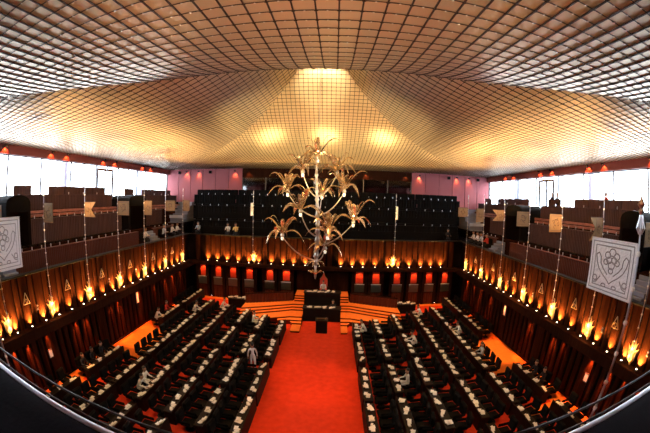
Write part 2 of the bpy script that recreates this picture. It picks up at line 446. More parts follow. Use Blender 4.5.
def proto_triangle():
    t = thing('triangle_ornament', 'x', 'wall ornament', (0,0,0), 0, 'triangle ornaments on the gallery front')
    fr = MB(); A = [(-.03,-.23,-.24),(-.03,.23,-.24),(-.03,0,.30)]
    for i in range(3): fr.tube([A[i], A[(i+1)%3]], .020, 6)
    obj('frame', fr, 'brass', t)
    obj('boss', MB().ball((-.03,0,-.10), .07, 10, 6), 'goldrel', t)
    obj('scroll', MB().tube([(-.04,.01+.10*math.cos(a),-.09+.10*math.sin(a)) for a in [k*.5 for k in range(10)]], .014, 5), 'brass', t)
    return t
pt_ = proto_triangle()

def flag_outline(kind, w, h):
    if kind == 'swallowtail': return [(0,0),(w,0),(w*.62,-h/2),(w,-h),(0,-h)]
    return [(0,0),(w,0),(w,-h),(0,-h)]
def relief_curves(w, h, seed):
    """raised scrollwork inside a border"""
    r = random.Random(seed); c = []
    b = .09*min(w, h)
    c.append([(b,-b),(w-b,-b),(w-b,-h+b),(b,-h+b),(b,-b)])
    cx, cy = w*.5, -h*.5
    n = 26; R = .30*min(w, h)
    c.append([(cx+R*(.35+.65*k/n)*math.cos(k/n*5.4*(1 if seed%2 else -1)+seed), cy+R*(.35+.65*k/n)*math.sin(k/n*5.4*(1 if seed%2 else -1)+seed)) for k in range(n)])
    for q in range(4):
        a = seed*.7 + q*PI/2 + .4
        p = Vector((cx+R*.75*math.cos(a), cy+R*.75*math.sin(a)))
        c.append([(p.x+R*.32*math.cos(t), p.y+R*.32*math.sin(t)) for t in [a+k*.45 for k in range(11)]])
    return c
def crest_curves(w, h):
    """two facing curved necks round a flower cluster above a stand, inside a double border"""
    c = []
    for b in (.05, .12): c.append([(w*b,-h*b),(w*(1-b),-h*b),(w*(1-b),-h*(1-b)),(w*b,-h*(1-b)),(w*b,-h*b)])
    for sg in (-1, 1):
        X = lambda u: w*.5 + sg*w*u
        c.append([(X(.36),-h*.30),(X(.33),-h*.44),(X(.27),-h*.56),(X(.17),-h*.66),(X(.06),-h*.74),(X(.0),-h*.80)])
        c.append([(X(.36),-h*.30),(X(.30),-h*.26),(X(.25),-h*.33),(X(.24),-h*.45),(X(.17),-h*.55),(X(.07),-h*.64)])
        c.append([(X(.34+.05*math.cos(t)),-h*(.75+.05*math.sin(t))) for t in [k*.5 for k in range(13)]])
        c.append([(X(.12+.05*math.cos(t)),-h*(.85+.03*math.sin(t))) for t in [k*.5 for k in range(13)]])
        c.append([(X(.22),-h*.70),(X(.30),-h*.82),(X(.36),-h*.84)])
    for (u, v, r) in [(0,.22,.07),(-.10,.28,.06),(.10,.28,.06),(-.05,.36,.06),(.06,.37,.06),(0,.46,.07),(-.12,.40,.05),(.13,.41,.05),(0,.56,.05)]:
        c.append([(w*(.5+u)+w*r*math.cos(t), -h*v+h*r*math.sin(t)) for t in [k*PI/5 for k in range(11)]])
    return c
def standard(name, x, y, zb, ztop, fdir, kind, w, h, zf, metal, label, group, seed, big=False, ring0=5.0):
    """pole with beads, and a stiff sheet-metal flag hung from its side along fdir"""
    t = thing(name, label, 'banner', (x, y, zb), 0, group)
    H = ztop - zb; r = .03 if big else .016
    obj('pole', MB().tube([(0,0,0),(0,0,H*.5),(0,0,H)], [r, r, r*.7], 8), 'chrome', t)
    k = 0; z = .35
    while z < H - .2:
        obj('bead', MB().ball((0,0,z), r*(1.7 if big else 2.8), 8, 5, 1.1), 'stud', t); z += .62 if big else .55
    obj('finial', MB().lathe([(r*.8,H-.02),(r*2.4,H+.04),(r*1.2,H+.09),(r*3.0,H+.16),(r*1.0,H+.26),(.002,H+.36)], n=8), 'chrome', t)
    if big:
        orn = MB()
        for q in range(6):
            a = q*PI/3; orn.tube([(r*math.cos(a),r*math.sin(a),H-.35),(.09*math.cos(a),.09*math.sin(a),H-.25),(.05*math.cos(a),.05*math.sin(a),H-.12),(r*math.cos(a),r*math.sin(a),H-.02)], .014, 5)
        obj('crown_ring', orn, 'chrome', t)
    dx, dy = fdir; n = (-dy, dx); th = .025
    P = lambda u, v, o: (dx*(u+r) + n[0]*o, dy*(u+r) + n[1]*o, zf - zb + v)
    m, rm = ('silver', 'relief') if metal == 'silver' else ('gold', 'goldrel')
    ol = flag_outline(kind, w, h)
    fl = fixn(obj('flag', MB().prism([P(u, v, -th/2) for u, v in ol], (n[0]*th, n[1]*th, 0)), m, t))
    cs = crest_curves(w, h) if big else relief_curves(w*(.62 if kind == 'swallowtail' else 1), h, seed)
    em = MB()
    for side in (-1, 1):
        for c in cs: em.tube([P(u, v, side*(th/2+.004)) for u, v in c], .013 if big else .013, 4)
    fixn(obj('emblem', em, rm, fl))
    bd = MB(); bd.tube([P(u, v, 0) for u, v in ol + [ol[0]]], .02, 4); fixn(obj('border', bd, rm if not big else m, fl))
    return t
shapesL = [('square',.8,.85),('square',.85,.88),('swallowtail',.95,.80),('square',1.0,.85),('square',.72,1.0),('square',.95,.80),('square',.70,.95)]
shapesR = [('square',.9,.85),('swallowtail',1.0,.95),('square',.95,.90),('square',1.0,.85),('swallowtail',1.0,.75),('square',.72,1.05),('square',.95,.80)]
for s in (-1, 1):
    for k, y in enumerate(FLY):
        kk = len(FLY)-1-k
        put(pf, (s*12.92, y, 3.88), 0 if s > 0 else PI, f'bright brass flame ornament on the {SIDE[s]} gallery front, {ORD[kk]} from the far corner')
        for zz, pw_ in ((4.12, 18), (4.55, 18)): point('flame_lamp', (s*12.60, y, zz), pw_, (1.0, .60, .22), .03)  # added unseen lights before the leaves, brighten the ornament
        kd, w, h = (shapesL if s < 0 else shapesR)[k]
        standard('banner_standard', s*12.66, y, 4.55, 10.25, (-s, 0), kd, w, h, 9.45, 'gold',
                 f'gold {"swallow-tailed" if kd!="square" else ("narrow" if h>w else "oblong")} flag on beaded pole, {ORD[kk]} from the far corner, {SIDE[s]}', 'gold metal flags along the galleries', k+(9 if s>0 else 0))
    for k, y in enumerate(TRY):
        put(pt_, (s*13.0, y, 5.12), 0 if s > 0 else PI, f'small gilt triangle ornament on the {SIDE[s]} gallery front, {ORD[len(TRY)-1-k]} from the far corner')
    # far wall: two flames with pale flags seen edge-on
    put(pf, (s*6.3, D, 3.88), PI/2, f'brightly lit brass flame ornament on the far gallery front, {SIDE[s]} of the speaker')
    for zz in (4.12, 4.5): point('flame_lamp', (s*6.3, D-.30, zz), 18, (1.0, .60, .22), .03)  # same added lights for the far ornaments, no fixture
    standard('banner_standard', s*6.35, D-.25, 4.55, 10.1, (0, -1), 'square', .9, 1.1, 9.3, 'silver', f'pale flag seen edge-on before the far gallery, {SIDE[s]} of the palm chandelier', 'pale flags before the far gallery', 31+s)
standard('banner_standard', 6.1, 3.3, 0.0, 9.72, (0, 1), 'square', 1.34, 1.03, 9.19, 'silver', 'large silver square plaque with embossed crest on a thick pole near the right railing end', None, 3, big=True)
standard('banner_standard', -6.9, 3.3, 0.0, 9.8, (0, 1), 'square', 1.30, 1.25, 9.24, 'silver', 'large silver square plaque with embossed crest at the left edge beside the railing', None, 3, big=True)
# ledge knobs: small paired bright fittings beside some flames
def proto_knob():
    t = thing('wall_fitting', 'x', 'wall fitting', (0,0,0), 0, 'small fittings on the gallery front')
    obj('plate', MB().rbox(-.02,.02,-.07,.07,-.16,.16,.01), 'goldrel', t)
    for z in (-.08,.08): obj('button', MB().ball((-.03,0,z), .05, 8, 5), 'stud', t)
    return t
pk = proto_knob()
for s in (-1, 1):
    for k in (0, 1, 3, 4):
        y = FLY[k] - .95 + (0 if s < 0 else .1)
        put(pk, (s*12.98, y, 4.55), 0 if s > 0 else PI, f'small bright paired fitting beside the {ORD[6-k]} flame from the far corner, {SIDE[s]} gallery')

# ---------------------------------------------------------------- downlights under the eaves (pairs)
def proto_down():
    t = thing('downlight', 'x', 'lamp', (0,0,0), 0, 'downlights under the eaves')
    obj('can', MB().lathe([(.02,.12),(.10,.11),(.12,.05),(.12,0),(.10,0),(.09,.03)], n=12), 'black', t)
    obj('lens', MB().lathe([(.085,.03),(.085,.02),(.02,.015)], n=12), 'lensred', t)
    return t
pd = proto_down()
DC = (1.0, .20, .05)
for s in (-1, 1):
    for k, yc in enumerate((28.2, 21.8, 15.4, 9.2)):
        for j, o in enumerate((.85, -.85)):
            y = yc + o
            put(pd, (s*(W2-.48), y, 12.78), 0, f'{"far" if j==0 else "near"} lamp of the {ORD[k]} red eaves pair from the far corner, {SIDE[s]} side')
            spot('downlight_beam', (s*(W2-.48), y, 12.77), (s*(W2-.26), y, 12.42), 130, DC, 96, .35)
    for k, xc in enumerate((15.2, 9.2, 3.4)):
        for j, o in enumerate((.78, -.78)):
            x = s*(xc+o)
            put(pd, (x, D2-.30, 12.62), 0, f'{"outer" if j==0 else "inner"} lamp of the {ORD[k]} pair from the {SIDE[s]} corner, over the back wall')
            spot('downlight_beam', (x, D2-.30, 12.61), (x, D2-.05, 12.05), 120, (1.0,.32,.10), 76, .4)
# dark loudspeakers beside the back-wall lamps
for i, (x, lb) in enumerate([(-12.9,'small black loudspeaker under the eaves, left part of the pink wall'),(-16.9,'small black loudspeaker under the eaves near the left corner of the pink wall'),(13.4,'small black loudspeaker under the eaves, right part of the pink wall'),(17.1,'small black loudspeaker under the eaves near the right corner of the pink wall')]):
    t = thing('loudspeaker', lb, 'loudspeaker', (x, D2-.35, 12.55), 0, 'loudspeakers under the eaves')
    obj('cabinet', MB().rbox(-.16,.16,-.13,.13,-.16,.16,.03), 'black', t); obj('grille', MB().rbox(-.12,.12,-.15,-.13,-.12,.12,.01), 'blackfab', t); obj('bracket', MB().box(-.03,.03,.1,.36,-.02,.02), 'chrome', t)

# ---------------------------------------------------------------- gallery benches
def bench(label, L, front, hgt, s, x, y, z, fmat, seatmat, ticks, group, pitch=.16, axis='y', cren=False, cut=1.0):
    """a run of gallery seating: fluted front, shelf, row of seats with chrome arm ends. local +X = away from the chamber, runs along local Y"""
    t = thing('gallery_bench', label, 'bench', (x, y, z), (0 if s > 0 else PI) if axis == 'y' else PI/2, group)
    fixn(obj('front_panel', fluted_run(MB(), -L/2, L/2, 0, .06, 0, hgt, pitch, 'y', 1, curve=.025).box(.05,.09,-L/2,L/2,0,hgt), fmat, t))
    obj('shelf', MB().rbox(-.03,.28,-L/2,L/2,hgt,hgt+.05,.015), fmat, t)
    n = max(2, int(L/ticks)); p = L/n
    for k in range(n):
        a = -L/2 + k*p; gap = cren and (k % 5 == 4) and axis == 'y'
        if gap: continue
        seat = MB(); seat.rbox(.40,.98,a+.05,a+p-.05,-.02+hgt-.42,hgt-.30,.04)
        seat.rbox(.88,1.02,a+(.05 if not cren else 0),a+p-(.05 if not cren else 0),hgt-.32,hgt+(.22 if not cren else .62),.05)
        obj('seat', seat, seatmat, t)
        if k: obj('arm_end', MB().rbox(.30,.36,a-.02,a+.02,hgt-.02,hgt+.20,.008), 'chrome', t)
    return t
segs = [(N2+5.2, 7.3), (10.75, 20.75), (23.75, 27.6)]
segn = ['nearest the railing', 'between the two black hoods', 'by the far corner']
for s in (-1, 1):
    for q, (a, b) in enumerate(segs):
        a2, b2 = (a, b) if q != 1 else (8.5, 20.9)
        g = f'gallery benches on the {SIDE[s]}'
        L = b2-a2
        bench(f'front red fluted gallery bench row on the {SIDE[s]}, {segn[q]}', b2-a2, 0, 1.15, s, s*(14.15 if q < 2 else 14.5), (a2+b2)/2, 5.85, 'flutered', 'blackfab', .75, g)
        bench(f'middle brown fluted gallery bench row on the {SIDE[s]}, {segn[q]}', b-a, 0, 1.38, s, s*15.85, (a+b)/2, 7.1, 'flute', 'blackfab', .75, g)
        a3, b3 = (a, b) if q < 2 else (a, 32.8)
        bench(f'upper gallery bench row by the windows on the {SIDE[s]}, {segn[q]}', b3-a3, 0, .9, s, s*17.0, (a3+b3)/2, 8.98, 'flute', 'flute', 1.45, g, cren=True)
        # the double plank rail in front of the upper row
        rl = thing('plank_rail', f'double red plank rail above the brown benches on the {SIDE[s]}, {segn[q]}', 'rail', (s*16.45, (a3+b3)/2, 8.5), 0, f'plank rails on the {SIDE[s]}')
        for z in (.08, .30):
            obj('plank', MB().rbox(-.03,.03,-(b3-a3)/2,(b3-a3)/2,z,z+.17,.012), 'plank', rl)
        for e in range(5):
            yy = -(b3-a3)/2 + .2 + ((b3-a3)-.4)*e/4
            obj('post', MB().box(-.02*s+.03*s, .02*s+.03*s, yy-.03, yy+.03, 0, .46), 'mullion', rl)
    # black curved hoods over the stair tunnels
    for q, (a, b) in enumerate([(8.65, 10.55), (20.95, 23.55)]):
        c = (a+b)/2; h = (b-a)/2
        t = thing('stair_hood', f'black rounded hood over the {["near","far"][q]} gallery stairs on the {SIDE[s]}', 'stair hood', (s*15.2, c, 7.1), 0, 'black stair hoods')
        prof = [(-h, 0)] + [(-h*math.cos(k*PI/14)*1.0, 2.15 + .62*math.sin(k*PI/14)**.6) for k in range(15)] + [(h, 0)]
        fixn(obj('shell', MB().prism([(0, u, v) for u, v in prof], (s*2.3, 0, 0)), 'blackfab', t))
        obj('opening', MB().box(-s*.03, s*.0, -h+.25, h-.25, 0, 1.9), 'slot', t)
    # stair flights up the gallery, pale grey
    for q, y in enumerate((7.7, 23.0)):
        if q == 0: continue
        mb = MB()
        for k in range(5): mb.rbox(s*(13.5+.24*k), s*(14.7), 22.45, 23.65, 5.85+.2*k, 5.85+.2*(k+1), .02)
        tag(obj('gallery_steps', mb, 'stone'), f'grey steps beside the far black hood on the {SIDE[s]} gallery', 'steps', 'grey gallery steps')
    mb = MB()
    for k in range(6): mb.rbox(s*(13.5+.24*k), s*(14.8), 7.4, 8.4, 5.85+.2*k, 5.85+.2*(k+1), .02)
    tag(obj('gallery_steps', mb, 'stone'), f'grey steps beside the near black hood on the {SIDE[s]} gallery', 'steps', 'grey gallery steps')
    # far corner: grey landing stair with a pale edge strip
    mb = MB()
    for k in range(8): mb.rbox(s*(14.75), s*(16.6), 28.4+.58*k, 33.4, 5.85+.42*k, 5.85+.42*(k+1), .02)
    cs = thing('corner_stair', f'grey stair block with a pale strip in the far {SIDE[s]} corner of the gallery', 'stairs', (0,0,0), 0, 'grey corner stairs')
    obj('flight', mb, 'stone', cs)
    obj('edge_strip', MB().rbox(s*14.7, s*16.6, 29.96, 30.0, 7.55, 7.85, .01), 'pale', cs)
# far gallery: three black rows
for q, (y, z, h) in enumerate([(29.56, 5.9, 1.55), (31.0, 7.5, 1.35), (32.45, 9.0, 1.0)]):
    for j, (a, b) in enumerate([(-13.2, -8.7), (-8.65, -3.25), (-3.2, 3.2), (3.25, 8.65), (8.7, 13.2)]):
        rn = ['lowest', 'middle', 'topmost'][q]; bn = ['at the left corner', 'left of the left pale flag', 'behind the palm chandelier', 'right of the palm chandelier', 'at the right corner'][j]
        sc_ = (1, 1.055, 1.10)[q]; a *= sc_; b *= sc_
        bench(f'{rn} black bench row of the far gallery, {bn}', b-a, 0, h, 1, (a+b)/2, y, z, 'blackfab', 'blackfab', .82, 'black benches of the far gallery', axis='x', pitch=.3, cren=(q == 2))

# ---------------------------------------------------------------- far lower wall: lit niches with glass fronts
NX = [3.4, 4.95, 6.95, 8.6, 10.15, 11.8]
for s in (-1, 1):
    for k, x in enumerate(NX):
        t = thing('glazed_box', f'red-lit glazed officials box under the far gallery, {ORD[k]} from the centre on the {SIDE[s]}', 'officials box', (s*x, LD, 0), 0, 'glazed boxes under the far gallery')
        obj('back', MB().box(-.46,.46,.28,.34,2.03,3.34), 'redcloth', t)
        obj('lower_back', MB().box(-.46,.46,.10,.14,0,2.0), 'vback', t)
        obj('surround', MB().box(-.72,-.36,-.1,.3,2.06,3.35).box(.36,.72,-.1,.3,2.06,3.35).box(-.36,.36,-.1,.3,3.22,3.35).box(-.72,-.46,-.1,.3,0,2.06).box(.46,.72,-.1,.3,0,2.06), 'wood', t)
        fixn(obj('lower_panel', fluted_run(MB(), -.46, .46, -.06, .12, 0, 1.22, .23, 'x', 1, width=.21, curve=.03), 'panelred', t))
        obj('shelf', MB().rbox(-.46,.46,-.1,.25,1.22,1.28,.01), 'wood', t)
        obj('top_rail', MB().rbox(-.46,.46,-.12,-.06,2.0,2.06,.01), 'pale', t)
        obj('pane', MB().box(-.46,.46,-.09,-.08,1.28,2.0), 'vitrine', t)
        spot('niche_beam', (s*x, LD+.02, 3.14), (s*x, LD+.3, 2.2), 55, (1.0,.30,.07), 100, .5)
# dark door leaf and panelling behind the speaker
dr = struct('door_3', MB().rbox(-2.4,2.4,LD+.1,LD+.3,0,3.1,.02), 'wood')
fixn(struct('door_panel', fluted_run(MB(), -2.3, 2.3, LD+.04, .08, 1.0, 3.0, .46, 'x', 1, width=.40, curve=.02), 'wood', dr))
# side-wall lower downlights: red strips between the uprights
RY = {-1: [5.6, 6.7, 7.8, 9.35, 11.9, 12.9, 15.6, 16.6, 19.2, 21.6, 23.6, 25.0, 26.6], 1: [5.6, 6.7, 7.8, 9.35, 11.9, 12.9, 15.6, 19.2, 21.6, 23.6, 25.0, 26.6]}
def proto_wash():
    t = thing('wall_washer', 'x', 'lamp', (0,0,0), 0, 'wall washers under the ledge')
    obj('can', MB().lathe([(.02,.10),(.06,.10),(.06,0),(.045,0)], n=10), 'black', t); obj('lens', MB().lathe([(.045,.005),(.03,-.005),(.005,-.008)], n=10), 'lensred', t)
    return t
pw = proto_wash()
for s in (-1, 1):
    for k, y in enumerate(RY[s]):
        put(pw, (s*(LW-.24), y, 3.02), 0, f'small red-glowing lamp under the {SIDE[s]} ledge, {ORD[len(RY[s])-1-k]} from the far corner')
        spot('washer_beam', (s*(LW-.24), y, 3.0), (s*(LW-.10), y, 1.6), 1300 if (k+2*(s>0)) % 3 else 450, (1.0,.17,.035), 46, .7)
# small pictures on the lower side walls
for s, y, z, w, h in [(-1, 9.3, 1.75, .36, .5), (-1, 19.0, 2.35, .36, .9), (1, 9.35, 1.75, .36, .5), (1, 19.2, 2.3, .36, .8)]:
    nm = 'near' if y < 12 else 'far'
    t = thing('framed_notice', f'small pale framed notice on the {SIDE[s]} lower wall, the {nm} one', 'notice', (s*(LW-.14), y, z), 0, 'framed notices on the side walls')
    obj('frame', MB().rbox(-.025,.025,-w/2,w/2,-h/2,h/2,.01), 'mullion', t)
    obj('sheet', MB().box(-s*.028,-s*.024,-w/2+.05,w/2-.05,-h/2+.05,h/2-.05), 'paper', t)
    spot('notice_beam', (s*(LW-1.0), y, 3.0), (s*LW, y, z), 10, (1,.75,.45), 24, .5)

# ---------------------------------------------------------------- dais: half-octagon of steps
def step_poly(fy, bx, sx, sy):
    return [(-sx, LD), (-sx, sy), (-bx, fy), (bx, fy), (sx, sy), (sx, LD)]
levels = [(21.55, 1.95, 2.15, 22.2, .13), (22.9, 2.2, 3.0, 23.2, .26), (23.2, 2.3, 4.2, 22.95, .39), (23.6, 2.4, 5.3, 21.9, .52),
          (25.0, 2.4, 5.9, 23.1, .65), (25.4, 2.4, 6.1, 23.5, .78), (25.7, 2.4, 6.3, 23.9, .91)]
levels = [(21.55, 2.05, 2.12, 21.7, .13), (22.85, 2.1, 2.3, 23.1, .26), (23.2, 2.3, 3.3, 22.95, .39), (23.65, 2.4, 6.1, 21.95, .52),
          (24.95, 2.4, 6.4, 22.95, .65), (25.3, 2.4, 6.4, 23.3, .78), (25.65, 2.4, 6.4, 23.75, .91)]
ds = struct('floor_dais', MB().box(-.1,.1,28,28.2,0,.02), 'riser')
for k, (fy, bx, sx, sy, z) in enumerate(levels):
    for sd in (-1, 1):
        c = 1.42 if sd < 0 else 1.62
        back = 26 if k < 2 else LD
        p = [(sd*sx, back), (sd*sx, sy), (sd*bx, fy), (sd*c, fy), (sd*c, back)]
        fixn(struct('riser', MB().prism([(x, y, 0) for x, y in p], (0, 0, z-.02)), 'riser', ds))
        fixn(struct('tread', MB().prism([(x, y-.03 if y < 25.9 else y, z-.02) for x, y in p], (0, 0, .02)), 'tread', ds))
for k, (fy, z) in enumerate([(26.3, 1.04), (26.6, 1.17), (26.9, 1.30)]):
    for sd in (-1, 1):
        c = 1.42 if sd < 0 else 1.62
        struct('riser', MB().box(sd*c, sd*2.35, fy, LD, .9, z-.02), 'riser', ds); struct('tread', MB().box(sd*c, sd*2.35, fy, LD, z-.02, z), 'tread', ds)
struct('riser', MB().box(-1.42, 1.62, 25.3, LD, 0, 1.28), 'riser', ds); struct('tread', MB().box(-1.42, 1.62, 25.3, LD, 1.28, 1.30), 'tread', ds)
for sd in (-1, 1):
    A = Vector((sd*6.35, 24.95, .91)); B = Vector((sd*2.45, 26.45, .91)); n = 15; d = (B-A)/n; nr = Vector((d.y, -d.x, 0)).normalized()*(-sd)
    if nr.y > 0: nr = -nr
    fb = MB().prism([A, B, B-nr*.12, A-nr*.12], (0,0,.80))
    for k in range(n):
        q = A + d*(k+.5); w_ = d.length*.42; e = d.normalized()
        fb.prism([q-e*w_, q-e*w_*.5+nr*.04, q+e*w_*.5+nr*.04, q+e*w_], (0,0,.77))
    fixn(struct('low_screen', fb, 'panelred', ds))
    fixn(struct('low_screen_rail', MB().prism([A+Vector((0,0,.80))+nr*.06, B+Vector((0,0,.80))+nr*.06, B+Vector((0,0,.80))-nr*.16, A+Vector((0,0,.80))-nr*.16], (0,0,.05)), 'wood', ds))
    fixn(struct('riser', MB().prism([(sd*6.4,25.15,.911),(sd*2.4,26.65,.911),(sd*2.4,LD,.911),(sd*6.4,LD,.911)], (0,0,.02)), 'slot', ds))
# speaker's desk, clerks' desk and the mace stand
t = thing('speaker_desk', 'tall black speaker\'s desk on the stepped dais under the chandelier', 'desk', (0.10, 25.25, 0), 0)
obj('front_panel', MB().rbox(-1.5,1.5,-.05,.04,0,2.03,.03), 'black', t)
obj('side_panel', MB().rbox(-1.5,-1.42,.05,.85,1.3,2.03,.02), 'black', t); obj('side_panel', MB().rbox(1.42,1.5,.05,.85,1.3,2.03,.02), 'black', t)
obj('desk_top', MB().rbox(-1.55,1.55,-.08,.85,2.03,2.10,.02), 'desk', t)
obj('moulding', MB().rbox(-1.3,1.3,-.07,-.05,1.80,1.86,.008), 'wood', t)
t = thing('clerk_desk', 'long black clerks\' desk standing in front of the speaker\'s desk', 'desk', (0.12, 24.0, 0), 0)
obj('front_panel', MB().rbox(-1.5,1.5,-.05,.05,0,1.08,.03), 'black', t)
obj('desk_top', MB().rbox(-1.55,1.55,-.08,.75,1.08,1.14,.02), 'desk', t)
for sx in (-1, 1): obj('side_panel', MB().rbox(sx*1.5,sx*1.42,.05,.7,0,1.08,.02), 'black', t)
t = thing('mace_stand', 'black box-shaped mace table standing on the red carpet before the clerks\' desk', 'table', (0.2, 21.95, 0), 0)
obj('body', MB().rbox(-.42,.42,-.35,.35,0,.98,.03), 'black', t); obj('top', MB().rbox(-.47,.47,-.4,.4,.98,1.04,.02), 'desk', t)
t = thing('ceremonial_mace', 'thin gilt mace lying across the black table before the clerks\' desk', 'mace', (0.2, 21.9, 1.09), 0)
obj('shaft', MB().tube([(-.38,0,0),(.26,0,0)], .022, 8), 'gold', t); obj('head', MB().ball((.32,0,.02), .075, 10, 6), 'gold', t); obj('rest', MB().box(-.25,.2,-.05,.05,-.05,-.015), 'black', t)
t = thing('speaker_chair', 'high-backed red and gilt speaker\'s chair behind the tall black desk', 'chair', (0.12, 27.45, 1.30), 0)
obj('seat', MB().rbox(-.38,.38,-.4,.3,.35,.5,.05), 'redcloth', t)
fixn(obj('backrest', MB().prism([(-.36,.28,.4),(.36,.28,.4),(.34,.28,1.35),(.12,.28,1.6),(0,.28,1.95),(-.12,.28,1.6),(-.34,.28,1.35)], (0,.12,0)), 'redcloth', t))
fixn(obj('crest', MB().tube([(-.34,.27,1.35),(-.12,.27,1.62),(0,.27,2.0),(.12,.27,1.62),(.34,.27,1.35)], .03, 6), 'gold', t))
for sx in (-1, 1):
    obj('armrest', MB().rbox(sx*.36,sx*.46,-.38,.28,.66,.74,.03), 'wood', t)
    for yy in (-.34,.24): obj('leg', MB().box(sx*.32,sx*.40,yy-.04,yy+.04,0,.66), 'wood', t)

# ---------------------------------------------------------------- desks, chairs and papers
def proto_chair():
    t = thing('chair', 'x', 'chair', (0,0,0), 0, 'members\' chairs')
    obj('seat', MB().rbox(-.28,.34,-.29,.29,.34,.48,.05), 'blackfab', t)
    b = MB().rbox(-.42,-.24,-.31,.31,.44,1.08,.07); obj('backrest', b, 'blackfab', t)
    for sy in (-1, 1): obj('armrest', MB().rbox(-.30,.24,sy*.25,sy*.33,.48,.66,.03), 'blackfab', t)
    obj('pedestal', MB().lathe([(.24,0),(.22,.04),(.05,.07),(.045,.36)], n=10), 'black', t)
    return t
pc = proto_chair()
def proto_papers(k):
    r = random.Random(k)
    t = thing('paper_pile', 'x', 'papers', (0,0,0), 0, 'papers on the members\' desks')
    z = 0
    m = MB()
    for q in range(4):
        w, l = r.choice([(.085,.125),(.09,.14),(.065,.11)]); hh = r.choice([.012,.02,.03]) ; a = r.uniform(-.35,.35); ox, oy = r.uniform(-.08,.06), r.uniform(-.16,.16)
        bx = MB().box(-w,w,-l,l,z,z+hh); bx.xf(Matrix.Translation((ox,oy,0)) @ Matrix.Rotation(a,4,'Z')); m.add(bx.v, bx.f); z += hh
    o = obj('sheets', m, 'paper', t)
    b = MB().box(-.05,.05,-.08,.08,0,.05); b.xf(Matrix.Translation((r.uniform(-.06,.04), r.choice([-.26,.26]), 0)) @ Matrix.Rotation(r.uniform(-.3,.3),4,'Z'))
    obj('folder', b, r.choice(['desk','paper','desk']), t)
    return t
pps = [proto_papers(k) for k in range(6)]
def proto_mic():
    t = thing('microphone', 'x', 'microphone', (0,0,0), 0, 'desk microphones')
    obj('base', MB().rbox(-.05,.05,-.06,.06,0,.035,.01), 'chrome', t)
    obj('neck', MB().tube([(0,0,.03),(-.02,0,.14),(-.08,0,.24),(-.13,0,.27)], .008, 5), 'chrome', t)
    obj('head', MB().ball((-.15,0,.275), .02, 6, 4), 'black', t)
    return t
ROWX = [2.68, 4.22, 5.85, 7.65, 9.6, 11.75]
# (far end, near end, seats) of every desk, per row, from the dais outwards
SEG = {
 0: [(21.6,19.6,4),(18.3,16.4,4),(14.9,12.5,4),(11.45,9.2,4)],
 1: [(22.4,20.3,4),(18.75,16.6,4),(15.2,13.1,4),(11.85,9.5,4)],
 2: [(23.4,21.1,4),(19.5,17.2,4),(15.95,13.6,4),(12.4,9.9,4),(8.6,6.6,3)],
 3: [(24.1,21.5,4),(20.5,17.8,5),(16.8,14.1,5),(13.0,10.2,5),(8.9,6.6,4)],
 4: [(25.0,22.6,4),(21.3,17.9,6),(16.9,14.5,4),(13.2,10.8,4),(9.8,7.6,4)],
 5: [(27.6,24.1,6),(22.5,19.9,4),(13.7,10.9,4),(9.2,7.0,3)],
}
ROWN = ['first', 'second', 'third', 'fourth', 'fifth', 'outermost']
SEATS = []
ptype = 0
for s in (-1, 1):
    for r in range(6):
        x = s*ROWX[r]; seat_no = 0
        for q, (y1, y0, n) in enumerate(SEG[r]):
            L = y1-y0; p = L/(n-1); a, b = y0-.42, y1+.42; mid = (a+b)/2; H = (b-a)/2
            t = thing('member_desk', f'long black desk, {ORD[q]} from the dais, in the {ROWN[r]} row {SIDE[s]} of the carpet', 'desk', (x, mid, 0), 0 if s > 0 else PI, 'members\' desks')
            # local +x = outwards (where the member sits)
            obj('desk_top', MB().rbox(-.24,.26,-H,H,.70,.75,.015), 'desk', t)
            obj('front_panel', MB().rbox(-.24,-.18,-H,H,0,.86,.015), 'desk', t)
            for e in (-1, 1): obj('end_panel', MB().rbox(-.2,.24,e*H,e*(H-.05),0,.70,.01), 'desk', t)
            for k in range(n):
                y = y1 - p*k; nm = f'{ORD[seat_no]} from the dais in the {ROWN[r]} row {SIDE[s]} of the carpet'
                put(pc, (x + s*.72, y, 0), (PI if s > 0 else 0) + random.uniform(-.15,.15), f'black chair, {nm}')
                kk = random.randrange(6)
                put(pps[kk], (x + s*random.uniform(-.02,.06), y+random.uniform(-.06,.06), .75), (0 if s > 0 else PI) + random.uniform(-.2,.2), f'white papers, {nm}')
                SEATS.append((s, r, y)); seat_no += 1
# side tables on the floor by the dais, with bright papers
for s in (-1, 1):
    t = thing('side_table', f'black table with a lit row of papers by the far wall, {SIDE[s]} of the dais', 'table', (s*7.3, 26.3, 0), 0, 'tables beside the dais')
    obj('body', MB().rbox(-1.0,1.0,-.35,.35,0,.82,.03), 'black', t); obj('top', MB().rbox(-1.05,1.05,-.4,.4,.82,.88,.02), 'desk', t)
    for k in range(5):
        pr = pps[k % 6]
        put(pr, (s*7.3 - .8 + .4*k, 26.3 + (.1 if k % 2 else -.1), .88), PI/2 + .2*k, f'white papers, {ORD[k]} of the row on the black table {SIDE[s]} of the dais', 'papers on the side tables')
for k in range(5):
    put(pps[(k+2) % 6], (-1.0+.5*k, 25.5+.1*(k % 2), 2.10), PI/2+.3*k, f'white papers on the speaker\'s desk, {ORD[k]} from its left end', 'papers on the speaker\'s desk')
for k in range(4):
    put(pps[(k+1) % 6], (-.9+.62*k, 24.2+.1*(k % 2), 1.14), PI/2+.3*k, f'white papers on the clerks\' desk, {ORD[k]} from its left end', 'papers on the clerks\' desk')

